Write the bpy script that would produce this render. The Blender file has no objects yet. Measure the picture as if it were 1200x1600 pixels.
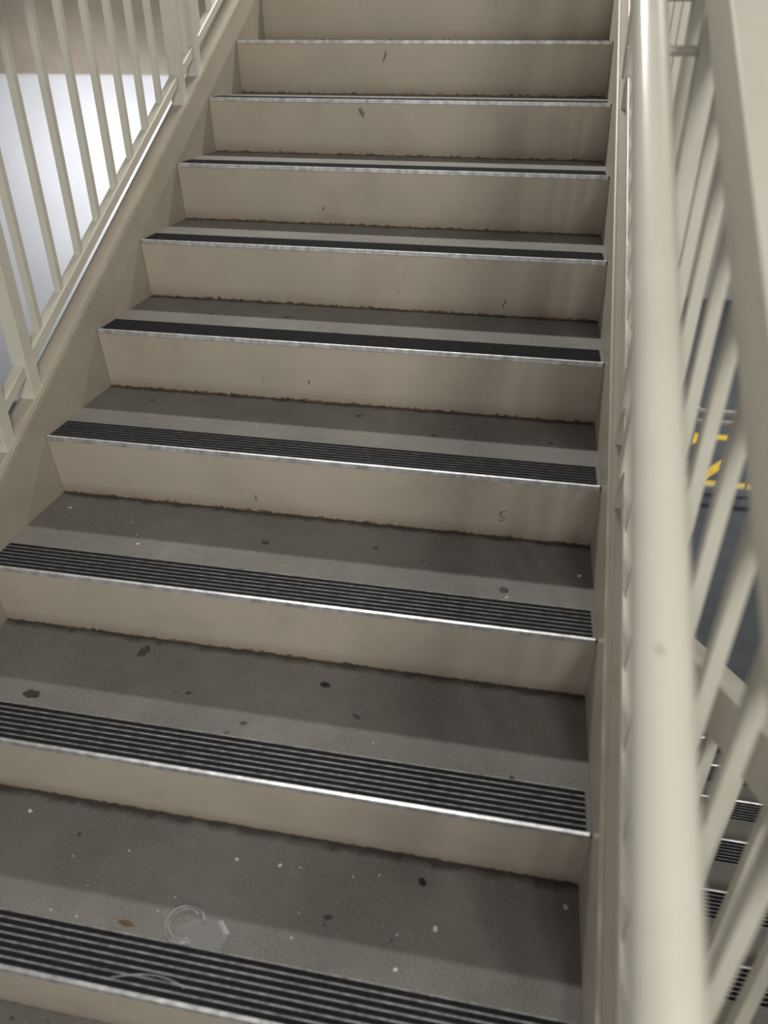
import bpy, bmesh, math, random
from mathutils import Vector, Euler, Matrix
random.seed(4)
R=0.178; T=0.3373; W=1.4194; O=0.0202; S=R/T
NTOP=11
ZG=-11*R
scene=bpy.context.scene
# ---------------------------------------------------------------- helpers
def link(o,parent=None):
    scene.collection.objects.link(o)
    if parent is not None: o.parent=parent
    return o
def empty(name):
    e=bpy.data.objects.new(name,None); e.empty_display_size=.1
    return link(e)
class MB:
    def __init__(s): s.v=[];s.f=[];s.uv=[];s.m=[]
    def face(s,pts,uvs=None,mi=0):
        i=len(s.v); s.v+=[tuple(p) for p in pts]; s.f.append(tuple(range(i,i+len(pts))))
        s.uv+=uvs if uvs else [(p[0],p[1]) for p in pts]; s.m.append(mi)
    def hexa(s,c,mi=0,uvf=None):
        fs=[(0,3,2,1),(4,5,6,7),(0,1,5,4),(1,2,6,5),(2,3,7,6),(3,0,4,7)]
        for f in fs:
            p=[c[j] for j in f]
            s.face(p,[uvf(q) for q in p] if uvf else None,mi)
    def box(s,x0,x1,y0,y1,z0,z1,mi=0,uvf=None):
        s.hexa([(x0,y0,z0),(x1,y0,z0),(x1,y1,z0),(x0,y1,z0),(x0,y0,z1),(x1,y0,z1),(x1,y1,z1),(x0,y1,z1)],mi,uvf)
    def slope(s,x0,x1,h0,h1,y0,y1,sl=S,mi=0,zb=0):
        z=lambda y,h: zb+sl*y+h
        s.hexa([(x0,y0,z(y0,h0)),(x1,y0,z(y0,h0)),(x1,y0,z(y0,h1)),(x0,y0,z(y0,h1)),
                (x0,y1,z(y1,h0)),(x1,y1,z(y1,h0)),(x1,y1,z(y1,h1)),(x0,y1,z(y1,h1))],mi)
    def tube(s,a,b,r,n=20,mi=0):
        a=Vector(a);b=Vector(b);d=(b-a).normalized();u=d.cross(Vector((1,0,0)) if abs(d.x)<.9 else Vector((0,0,1))).normalized();w=d.cross(u)
        ra=[a+r*(math.cos(2*math.pi*i/n)*u+math.sin(2*math.pi*i/n)*w) for i in range(n)]
        rb=[p+(b-a) for p in ra]
        for i in range(n):
            j=(i+1)%n; s.face([ra[i],ra[j],rb[j],rb[i]],mi=mi)
        s.face(list(reversed(ra)),mi=mi); s.face(rb,mi=mi)
    def blob(s,c,ux,uy,n,rx,ry,th,mi=0,irr=.25,N=18,poly=None):
        """irregular flat patch with thickness, axes ux,uy, normal n"""
        c=Vector(c);ux=Vector(ux);uy=Vector(uy);n=Vector(n)
        p1=random.random()*6;p2=random.random()*6
        if poly: pts=[c+ux*a+uy*b for a,b in poly]
        else:
            pts=[]
            for i in range(N):
                a=2*math.pi*i/N;r=1+irr*(.6*math.sin(2*a+p1)+.4*math.sin(5*a+p2))
                pts.append(c+ux*(rx*r*math.cos(a))+uy*(ry*r*math.sin(a)))
        top=[c+(p-c)*.85+n*th for p in pts]
        s.face(top,mi=mi)
        k=len(pts)
        for i in range(k):
            j=(i+1)%k;s.face([pts[i],pts[j],top[j],top[i]],mi=mi)
    def obj(s,name,mats,parent=None,bevel=0,smooth=False):
        me=bpy.data.meshes.new(name); me.from_pydata(s.v,[],s.f)
        ul=me.uv_layers.new(name="UVMap")
        for i,u in enumerate(s.uv): ul.data[i].uv=u
        for m in mats: me.materials.append(m)
        for p,mi in zip(me.polygons,s.m): p.material_index=mi
        bm=bmesh.new(); bm.from_mesh(me)
        bmesh.ops.remove_doubles(bm,verts=bm.verts,dist=1e-5)
        bmesh.ops.recalc_face_normals(bm,faces=bm.faces)
        bm.to_mesh(me); bm.free()
        if smooth:
            for p in me.polygons: p.use_smooth=True
            me.set_sharp_from_angle(angle=math.radians(50))
        o=bpy.data.objects.new(name,me); link(o,parent)
        if bevel:
            b=o.modifiers.new("bevel",'BEVEL'); b.width=bevel; b.segments=2; b.limit_method='ANGLE'
        return o
def curve_tube(name,pts,r,mat,parent,fillet=.06,cyc=False):
    P=[Vector(p) for p in pts]; out=[P[0]]
    if fillet:
        for i in range(1,len(P)-1):
            a=(P[i-1]-P[i]).normalized(); b=(P[i+1]-P[i]).normalized()
            A=P[i]+a*fillet;B=P[i]+b*fillet
            for k in range(9):
                t=k/8; out.append((1-t)**2*A+2*t*(1-t)*P[i]+t*t*B)
        out.append(P[-1])
    else: out=P
    cu=bpy.data.curves.new(name,'CURVE');cu.dimensions='3D';cu.bevel_depth=r;cu.bevel_resolution=6;cu.use_fill_caps=True
    sp=cu.splines.new('POLY');sp.points.add(len(out)-1)
    for q,p in zip(sp.points,out): q.co=(*p,1)
    sp.use_cyclic_u=cyc
    sp.use_smooth=True
    o=bpy.data.objects.new(name,cu);cu.materials.append(mat);link(o,parent);return o
# ---------------------------------------------------------------- materials
class NT:
    def __init__(s,name):
        s.mat=bpy.data.materials.new(name);s.mat.use_nodes=True;s.t=s.mat.node_tree;s.n=s.t.nodes
        s.b=s.n["Principled BSDF"]
    def l(s,a,b): s.t.links.new(a,b)
    def add(s,t,**k):
        n=s.n.new(t)
        for a,b in k.items(): setattr(n,a,b)
        return n
    def coord(s,which='Object',scale=(1,1,1)):
        c=s.add('ShaderNodeTexCoord');m=s.add('ShaderNodeMapping');m.inputs['Scale'].default_value=scale
        s.l(c.outputs[which],m.inputs[0]);return m.outputs[0]
    def noise(s,co,scale,detail=4,rough=.6):
        n=s.add('ShaderNodeTexNoise');n.inputs['Scale'].default_value=scale;n.inputs['Detail'].default_value=detail;n.inputs['Roughness'].default_value=rough
        s.l(co,n.inputs['Vector']);return n.outputs['Fac']
    def ramp(s,f,a,b,va=0,vb=1):
        n=s.add('ShaderNodeMapRange');n.inputs[1].default_value=a;n.inputs[2].default_value=b;n.inputs[3].default_value=va;n.inputs[4].default_value=vb
        s.l(f,n.inputs[0]);return n.outputs[0]
    def math(s,op,a,b):
        n=s.add('ShaderNodeMath',operation=op)
        for i,x in enumerate((a,b)):
            if isinstance(x,(int,float)): n.inputs[i].default_value=x
            else: s.l(x,n.inputs[i])
        return n.outputs[0]
    def mix(s,f,a,b,mode='MIX'):
        n=s.add('ShaderNodeMix',data_type='RGBA',blend_type=mode)
        if isinstance(f,(int,float)): n.inputs[0].default_value=f
        else: s.l(f,n.inputs[0])
        for i,x in ((6,a),(7,b)):
            if isinstance(x,tuple): n.inputs[i].default_value=(*x,1)
            else: s.l(x,n.inputs[i])
        return n.outputs[2]
    def bump(s,h,st,dist=.002):
        n=s.add('ShaderNodeBump');n.inputs['Strength'].default_value=st;n.inputs['Distance'].default_value=dist
        s.l(h,n.inputs['Height']);s.l(n.outputs[0],s.b.inputs['Normal'])
def sepuv(m):
    u=m.add('ShaderNodeUVMap');x=m.add('ShaderNodeSeparateXYZ');m.l(u.outputs[0],x.inputs[0]);return u.outputs[0],x.outputs[0],x.outputs[1]
def paint(name,col,rough=.45,var=.08,bump=.15,spec=.4):
    m=NT(name);co=m.coord()
    f=m.noise(co,2.2,5);c=m.mix(m.ramp(f,.3,.7),tuple(x*(1-var) for x in col),tuple(min(1,x*(1+var)) for x in col))
    s_=m.noise(co,7,6,.65);c=m.mix(m.ramp(s_,.5,.75,0,.3),c,tuple(a*b for a,b in zip(col,(.72,.66,.58))))
    g=m.noise(co,60,3);c=m.mix(m.ramp(g,.68,.78,0,.35),c,(.12,.09,.06))
    h=m.noise(co,26,4,.5);c=m.mix(m.ramp(h,.72,.76,0,.65),c,(.16,.09,.04))
    m.l(c,m.b.inputs['Base Color']);m.b.inputs['Roughness'].default_value=rough
    m.b.inputs['Specular IOR Level'].default_value=spec
    m.bump(m.noise(co,180,3),bump);return m.mat
BEIGE=(.475,.422,.342)
m_string=paint("stringer_paint",(.42,.375,.305))
m_rail=paint("railing_paint",(.60,.58,.49),rough=.35,var=.05)
m_hand=paint("handrail_paint",(.64,.615,.53),rough=.22,var=.04,spec=.6)
def riser_mat():
    m=NT("riser_paint");uv,u,v=sepuv(m)
    f=m.noise(uv,3.0,5);c=m.mix(m.ramp(f,.3,.7),tuple(x*.90 for x in BEIGE),tuple(x*1.05 for x in BEIGE))
    mp=m.add('ShaderNodeMapping');mp.inputs['Scale'].default_value=(1,.45,1);m.l(uv,mp.inputs[0])
    s1=m.noise(mp.outputs[0],23,3,.55);c=m.mix(m.ramp(s1,.68,.79,0,.4),c,(.2,.17,.13))
    s2=m.noise(uv,5,4);c=m.mix(m.ramp(s2,.50,.8,0,.55),c,(.33,.28,.22))
    s3=m.noise(uv,90,3);c=m.mix(m.ramp(s3,.70,.78,0,.5),c,(.16,.13,.1))
    n1=m.noise(uv,48,6,.75);th=m.ramp(n1,.42,.74,-.001,.013)
    n0=m.noise(uv,7,3);th=m.math('MULTIPLY',th,m.ramp(n0,.35,.7,.5,1.4))
    mask=m.math('LESS_THAN',v,m.math('ADD',th,.0012))
    n2=m.noise(uv,11,3);rust=m.mix(m.ramp(n2,.46,.55),(.035,.03,.025),(.30,.15,.045))
    c=m.mix(mask,c,rust)
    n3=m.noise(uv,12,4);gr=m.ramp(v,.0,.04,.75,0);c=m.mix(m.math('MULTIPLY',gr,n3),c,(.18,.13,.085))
    m.l(c,m.b.inputs['Base Color']);m.b.inputs['Roughness'].default_value=.42;m.b.inputs['Specular IOR Level'].default_value=.35
    m.bump(m.noise(uv,150,3),.12);return m.mat
def concrete(name,base,uvmode=True):
    m=NT(name)
    if uvmode: uv,u,v=sepuv(m)
    else: uv=m.coord()
    a=m.noise(uv,3.2,6,.65);c=m.mix(m.ramp(a,.3,.7),tuple(x*.66 for x in base),tuple(x*1.2 for x in base))
    b=m.noise(uv,14,5,.7);c=m.mix(m.ramp(b,.42,.75,0,.6),c,tuple(x*.45 for x in base))
    b2=m.noise(uv,7,5,.7);c=m.mix(m.ramp(b2,.52,.75,0,.4),c,tuple(x*1.6 for x in base))
    d=m.noise(uv,260,2);c=m.mix(m.ramp(d,.35,.7,0,.6),c,tuple(min(1,x*1.7) for x in base))
    d2=m.noise(uv,420,2);c=m.mix(m.ramp(d2,.60,.72,0,.6),c,tuple(x*.35 for x in base))
    e=m.noise(uv,31,2,.4);c=m.mix(m.ramp(e,.72,.76,0,.6),c,(.03,.03,.03))
    w=m.noise(uv,120,1,.3);c=m.mix(m.ramp(w,.78,.81,0,.7),c,(.42,.41,.37))
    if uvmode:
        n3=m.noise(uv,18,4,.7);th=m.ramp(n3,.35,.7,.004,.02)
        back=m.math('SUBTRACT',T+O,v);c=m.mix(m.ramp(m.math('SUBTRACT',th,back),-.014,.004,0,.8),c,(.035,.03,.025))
    m.l(c,m.b.inputs['Base Color']);m.b.inputs['Roughness'].default_value=.8;m.b.inputs['Specular IOR Level'].default_value=.25
    m.bump(m.math('ADD',m.noise(uv,220,3),m.noise(uv,40,3)),.5,.002);return m.mat
def simple(name,col,rough=.5,metal=0,var=0.1,sc=20,bump=0,spec=.5):
    m=NT(name);co=m.coord();f=m.noise(co,sc,4)
    m.l(m.mix(m.ramp(f,.3,.7),tuple(x*(1-var) for x in col),tuple(min(1,x*(1+var)) for x in col)),m.b.inputs['Base Color'])
    m.b.inputs['Roughness'].default_value=rough;m.b.inputs['Metallic'].default_value=metal
    m.b.inputs['Specular IOR Level'].default_value=spec
    if bump: m.bump(m.noise(co,sc*8,3),bump)
    return m.mat
m_riser=riser_mat()
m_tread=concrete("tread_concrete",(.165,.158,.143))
m_land=concrete("landing_concrete",(.165,.158,.143),False)
m_alu=simple("nosing_aluminium",(.60,.60,.60),.45,.7,.35,45)
m_rib=simple("nosing_rib_metal",(.30,.30,.30),.55,.25,.5,50,spec=.35)
m_grit=simple("nosing_black_grit",(.014,.014,.015),.9,0,.6,150,.4,spec=.15)
m_floor=concrete("asphalt_floor",(.085,.095,.11),False)
m_white=simple("white_wall_paint",(.72,.72,.74),.6,0,.06,1.5)
m_tan=simple("tan_steel_paint",(.34,.285,.22),.35,0,.12,3)
m_ceil=simple("ceiling_paint",(.45,.44,.42),.8,0,.05,2)
m_wall=simple("grey_wall_paint",(.50,.49,.46),.8,0,.06,2)
m_yel=simple("yellow_line_paint",(.80,.55,.05),.6,0,.15,9)
m_gum=simple("old_gum",(.022,.021,.02),.7,0,.3,80)
m_gum2=simple("faded_gum",(.07,.058,.047),.8,0,.3,80)
m_scuff=simple("faded_scuff",(.19,.165,.13),.6,0,.3,80)
m_rustbrown=simple("rust_brown",(.11,.06,.03),.8,0,.3,80)
m_paper=simple("paper_scrap",(.66,.64,.56),.8,0,.1,90)
mp=NT("clear_plastic");f=mp.noise(mp.coord(),40,3)
mp.l(mp.ramp(f,.3,.7,.08,.3),mp.b.inputs['Roughness']);mp.b.inputs['Base Color'].default_value=(.93,.93,.92,1)
mp.b.inputs['Transmission Weight'].default_value=.85;mp.b.inputs['IOR'].default_value=1.4;m_plastic=mp.mat
# ---------------------------------------------------------------- stair flights
def flight(root,xa,xb,ks,up=True):
    ris=MB();tr=MB();al=MB();gr=MB();rb=MB()
    g=.004
    for k in ks:
        uo=k*3.17
        if up:
            y=k*T;z=k*R
            yb=y+T+O+.004
            uvf=lambda q,y=y,uo=uo:(q[0]+uo,q[1]-y)
            tr.box(xa,xb,y+.006,yb,z-.045,z,uvf=uvf)
            zb=z-R
            c=[(xa,y+O,zb),(xb,y+O,zb),(xb,y+O+.005,zb),(xa,y+O+.005,zb),(xa,y+.002,z-.009),(xb,y+.002,z-.009),(xb,y+.007,z-.009),(xa,y+.007,z-.009)]
            ris.hexa(c,uvf=lambda q,zb=zb,uo=uo:(q[0]+uo,q[2]-zb))
            d=1
        else:
            y=k*T;z=-k*R
            uvf=lambda q,y=y,uo=uo:(q[0]+uo,y-q[1])
            tr.box(xa,xb,y-T-O-.004,y-.006,z-.045,z,uvf=uvf)
            zb=z-R
            c=[(xa,y-O,zb),(xb,y-O,zb),(xb,y-O-.005,zb),(xa,y-O-.005,zb),(xa,y-.002,z-.009),(xb,y-.002,z-.009),(xb,y-.007,z-.009),(xa,y-.007,z-.009)]
            ris.hexa(c,uvf=lambda q,zb=zb,uo=uo:(q[0]+uo,q[2]-zb))
            d=-1
        def bx(m,a,b,z0,z1,x0=xa+g,x1=xb-g):
            m.box(x0,x1,min(y+d*a,y+d*b),max(y+d*a,y+d*b),z0,z1)
        bx(al,-.001,.006,z-.009,z+.0025)
        bx(rb,.006,.100,z-.002,z+.0016,xa+g+.004,xb-g-.006)
        p=.0134
        for i in range(7):
            a=.0075+i*p
            bx(gr,a,a+.0090,z+.0005,z+.0030,xa+g+.004,xb-g-.006)
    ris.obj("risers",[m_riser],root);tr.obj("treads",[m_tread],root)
    al.obj("nosing_lips",[m_alu],root);rb.obj("nosing_plates",[m_rib],root);gr.obj("nosing_grit_strips",[m_grit],root)
def stringer(root,name,xin,out,y0,y1,sl=S,zb=0,htop=.09,hbot=-.30):
    m=MB();a,b=sorted((xin,xin+out*.010));m.slope(a,b,hbot,htop,y0,y1,sl,zb=zb)
    a,b=sorted((xin,xin+out*.06));m.slope(a,b,htop-.012,htop,y0,y1,sl,zb=zb)
    m.slope(a,b,hbot,hbot+.012,y0,y1,sl,zb=zb)
    m.obj(name,[m_string],root,bevel=.002)
stair=empty("staircase")
flight(stair,0,W,range(1,NTOP))
stringer(stair,"stringer_left",0,-1,.0,NTOP*T+.1)
stringer(stair,"stringer_right",W,1,.0,NTOP*T+.1,htop=.10)
r=MB();ty=NTOP*T;tz=NTOP*R
r.hexa([(0,ty+.016,tz-R),(W,ty+.016,tz-R),(W,ty+.019,tz-R),(0,ty+.019,tz-R),(0,ty,tz-.002),(W,ty,tz-.002),(W,ty+.019,tz-.002),(0,ty+.019,tz-.002)],uvf=lambda q:(q[0]+40,q[2]-tz+R))
r.obj("top_riser",[m_riser],stair)
sc=MB()
for k,x,v,w,h,t in [(4,1.200,.080,.008,.0022,.3),(4,1.194,.071,.0022,.008,.2),(4,1.202,.061,.007,.0022,-.5),(4,1.197,.052,.006,.0022,.2),
    (6,1.14,.040,.004,.012,-.4),(8,.565,.140,.010,.018,.2),(9,.585,.128,.004,.026,-.3),
    (5,.62,.06,.0025,.008,0),(4,.56,.045,.0025,.009,0),(7,.50,.05,.004,.005,0)]:
    yy=k*T+O-(O-.002)*(v/R)-.0003; n=Vector((0,-1,-.1)).normalized();up_=Vector((0,-.1,1)).normalized()
    ux=Vector((math.cos(t),0,0))+up_*math.sin(t);uy=Vector((-math.sin(t),0,0))+up_*math.cos(t)
    sc.blob((x,yy,(k-1)*R+v),ux,uy,n,w,h,.0006,irr=.4)
sc.obj("riser_scuffs",[m_scuff],stair)
low=empty("staircase")
LX0=1.62;LX1=3.05
flight(low,LX0,LX1,range(1,11),up=False)
stringer(low,"stringer_left",LX0,-1,.0,11*T,-S,0,htop=.14)
stringer(low,"stringer_right",LX1,1,.0,11*T,-S,0,htop=.14)
def slab(name,x0,x1,y0,y1,z0,z1,mat):
    m=MB();m.box(x0,x1,y0,y1,z0,z1);return m.obj(name,[mat])
m=MB();m.box(-.1,3.15,-2.2,-.002,-.16,0);m.box(-.0,W,-.002,T+O+.004,-.16,0);m.obj("floor_landing",[m_land])
slab("floor_upper_landing",-.1,3.15,ty+.02,ty+1.6,tz-.16,tz,m_land)
# ---------------------------------------------------------------- guard railings
def guard(xc,y0,y1,posts,htop,sl=S,zb=0,hb=.165,hs=.09,ph=0,th=.10,hand=None,hr=.027,sp=.1275,bw=.019):
    root=empty("stair_railing")
    z=lambda y:zb+sl*y
    m=MB()
    m.slope(xc-.014,xc+.014,hb-.016,hb+.016,y0,y1,sl,zb=zb)
    m.slope(xc-.025,xc+.025,htop,htop+th,y0,y1,sl,zb=zb)
    m.obj("rails",[m_rail],root,bevel=.003)
    b=MB();y=ph
    while y<y1:
        if y>y0 and all(abs(y-p)>.05 for p in posts):
            b.box(xc-bw/2,xc+bw/2,y-bw/2,y+bw/2,z(y)+hb+.008,z(y)+htop+.01)
        y+=sp
    b.obj("balusters",[m_rail],root,bevel=.002)
    p=MB()
    for y in posts:
        p.box(xc-.021,xc+.021,y-.021,y+.021,z(y)+hs-.03,z(y)+htop+.02)
    p.obj("posts",[m_rail],root,bevel=.003)
    if hand:
        hx,hh=hand
        pts=[(hx,y0-.35,z(y0)+hh-.0),(hx,y0-.02,z(y0-.02)+hh),(hx,y1,z(y1)+hh),(hx,y1+.3,z(y1)+hh)]
        curve_tube("handrail",pts,hr,m_hand,root)
        k=MB()
        for y in posts:
            sgn=1 if xc>hx else -1
            k.tube((hx,y,z(y)+hh-.02),(hx,y,z(y)+hh-.075),.008,10)
            k.tube((hx-.004*sgn,y,z(y)+hh-.07),(xc,y,z(y)+hh-.07),.008,10)
        k.obj("handrail_brackets",[m_hand],root,smooth=True)
    return root
guard(-.035,.0,NTOP*T,[.0,1.08,1.235,1.385,2.525,2.68,3.70],1.02,ph=1.475,hand=(.075,.98))
guard(W+.034,.0,NTOP*T,[.02,1.235,1.385,2.525,2.68,3.70],1.0,ph=.07,hb=.175,hs=.10,hand=(1.346,1.0))
guard(LX0-.03,.0,11*T,[.03,1.2,2.4,3.6],1.0,sl=-S,ph=.1,hs=.14,hb=.22,hand=(LX0+.09,.98))
guard(LX1+.03,.0,11*T,[.03,1.2,2.4,3.6],1.0,sl=-S,ph=.1,hs=.14,hb=.22,hand=(LX1-.09,.98))
# ---------------------------------------------------------------- litter on the treads
up3=(0,0,1);X=(1,0,0);Y=(0,1,0)
gum=MB()
for k,x,dy,rx,ry,mi in [(2,.208,.133,.018,.014,0),(3,1.219,.139,.012,.010,0),(2,.391,.309,.014,.018,1),(2,.843,.283,.013,.008,0),(1,1.116,.304,.008,.009,0),
    (2,1.270,.101,.005,.010,0),(4,.778,.283,.010,.006,1),(3,.626,.220,.012,.007,1),(2,.70,.14,.009,.005,1),(4,1.0,.2,.008,.006,1),(5,.5,.22,.008,.006,1),
    (1,.579,.118,.018,.005,2),(1,.25,.20,.007,.005,1),(3,.9,.25,.008,.005,1),(1,.95,.2,.008,.006,1),(2,.55,.2,.006,.006,1)]:
    gum.blob((x,k*T+dy,k*R),X,Y,up3,rx,ry,.0012,mi)
gum.obj("chewing_gum_spots",[m_gum,m_gum2,m_rustbrown],stair)
pap=MB()
P=[(3,.061,.282),(3,.317,.155),(3,1.389,.226),(3,1.226,.112),(1,.260,.307),(1,.828,.286),(1,.738,.282),(1,1.153,.216),(1,1.414-.02,.305),(1,1.092,.130)]
for i in range(22): P.append((random.choice([1,1,1,2,2,3,4]),random.uniform(.03,1.39),random.uniform(.11,.31)))
for i,(k,x,dy) in enumerate(P):
    a=random.random()*3;r_=(.0055 if i<10 else .002)*random.uniform(.7,1.1)
    ux=Vector((math.cos(a),math.sin(a),0));uy=Vector((-math.sin(a),math.cos(a),0))
    pap.blob((x,k*T+dy,k*R),ux,uy,up3,0,0,.0012,poly=[(-r_,-r_*.6),(r_*.9,-r_*.7),(r_,r_*.5),(-r_*.5,r_*.7)])
pap.obj("paper_scraps",[m_paper])
lid=empty("broken_plastic_cup_lid")
c=Vector((.690,T+.135,R))
ring=[c+Vector((.036*math.cos(a),.036*math.sin(a),.004+.003*math.sin(3*a))) for a in [math.radians(20+i*8) for i in range(39)]]
curve_tube("rim",ring,.0024,m_plastic,lid,fillet=0)
ring=[c+Vector((.029*math.cos(a),.029*math.sin(a),.006)) for a in [math.radians(50+i*8) for i in range(33)]]
curve_tube("inner_ridge",ring,.0013,m_plastic,lid,fillet=0)
sh=MB();sh.blob(c+Vector((.018,-.012,.001)),X,Y,up3,0,0,.0012,poly=[(-.035,-.030),(.02,-.038),(.062,-.020),(.070,.012),(.048,.034),(.01,.030),(-.03,.012)])
sh.obj("torn_flap",[m_plastic],lid)
st=[Vector((.60+i*.008,T+.02+.018*math.sin(i/14*2.2),R+.0052)) for i in range(18)]
curve_tube("plastic_strip",st,.0014,m_plastic,None,fillet=0)
# ---------------------------------------------------------------- surroundings
slab("floor",-6,9,-4,13.2,ZG-.2,ZG,m_floor)
slab("ceiling",-6,9,-4,13,4.6,4.8,m_ceil)
slab("wall_back_left",-6,-.12,7,7.2,ZG,4.6,m_white)
slab("wall_back",-.12,1.5,5.5,5.7,ZG,4.6,m_wall)
slab("wall_side",1.3,1.5,5.7,13,ZG,4.6,m_wall)
slab("wall_far",1.5,9,13,13.2,ZG,4.6,m_wall)
slab("wall_left",-6.2,-6,-4,7.2,ZG,4.6,m_white)
slab("wall_right",9,9.2,-4,13,ZG,4.6,m_wall)
slab("steel_fascia_beam",-5.9,-.15,6.85,6.98,1.36,3.2,m_tan)
y=MB()
for i in range(10):
    x=2.3+i*.62
    y.hexa([(x,6.55,ZG),(x+.13,6.55,ZG),(x+.9,7.5,ZG),(x+.77,7.5,ZG),(x,6.55,ZG+.003),(x+.13,6.55,ZG+.003),(x+.9,7.5,ZG+.003),(x+.77,7.5,ZG+.003)])
y.box(1.6,9,6.43,6.55,ZG,ZG+.003);y.box(1.6,9,7.5,7.62,ZG,ZG+.003)
y.obj("yellow_floor_markings",[m_yel])
f=MB()
for h in (.06,.70,.80): f.box(1.6,8.5,6.28,6.31,ZG+h,ZG+h+.03)
for i in range(28): f.box(1.6+i*.25,1.62+i*.25,6.285,6.305,ZG+.08,ZG+.72)
for i in range(7): f.box(1.6+i*1.15,1.65+i*1.15,6.27,6.32,ZG,ZG+.85)
f.obj("pedestrian_fence",[m_rail])
# ---------------------------------------------------------------- lights
def area(name,loc,tgt,sx,sy,e,col):
    l=bpy.data.lights.new(name,'AREA');l.shape='RECTANGLE';l.size=sx;l.size_y=sy;l.energy=e;l.color=col
    o=bpy.data.objects.new(name,l);o.location=loc
    d=Vector(tgt)-Vector(loc);o.rotation_euler=d.to_track_quat('-Z','Y').to_euler();link(o);return o
area("stair_lamp",(.35,4.3,4.1),(.7,1.2,.5),1.0,.14,125,(1,.98,.94))
area("rear_ceiling_lamp",(2.4,-2.3,3.5),(.8,1.6,.7),.8,.5,98,(1,.965,.91))
area("left_wall_lamp",(-2.6,5.4,.9),(-2.8,7,-.2),1.0,.3,42,(.95,.97,1))
area("garage_lamp",(5,8,4.3),(5,8,0),2,.4,300,(1,.97,.92))
w=bpy.data.worlds.new("World");scene.world=w;w.use_nodes=True
w.node_tree.nodes["Background"].inputs[0].default_value=(.98,.98,1,1);w.node_tree.nodes["Background"].inputs[1].default_value=.60
# ---------------------------------------------------------------- camera
cd=bpy.data.cameras.new("camera");cam=bpy.data.objects.new("camera",cd);link(cam)
cam.location=(1.2022,-.2467,1.588);cam.rotation_euler=(1.0176,-.0028,.1865)
cd.sensor_fit='VERTICAL';cd.sensor_height=32;cd.sensor_width=24;cd.lens=1181.13*32/1600
cd.dof.use_dof=True;cd.dof.focus_distance=2.2;cd.dof.aperture_fstop=1.8;cd.clip_start=.02
scene.camera=cam
scene.view_settings.view_transform='Standard'
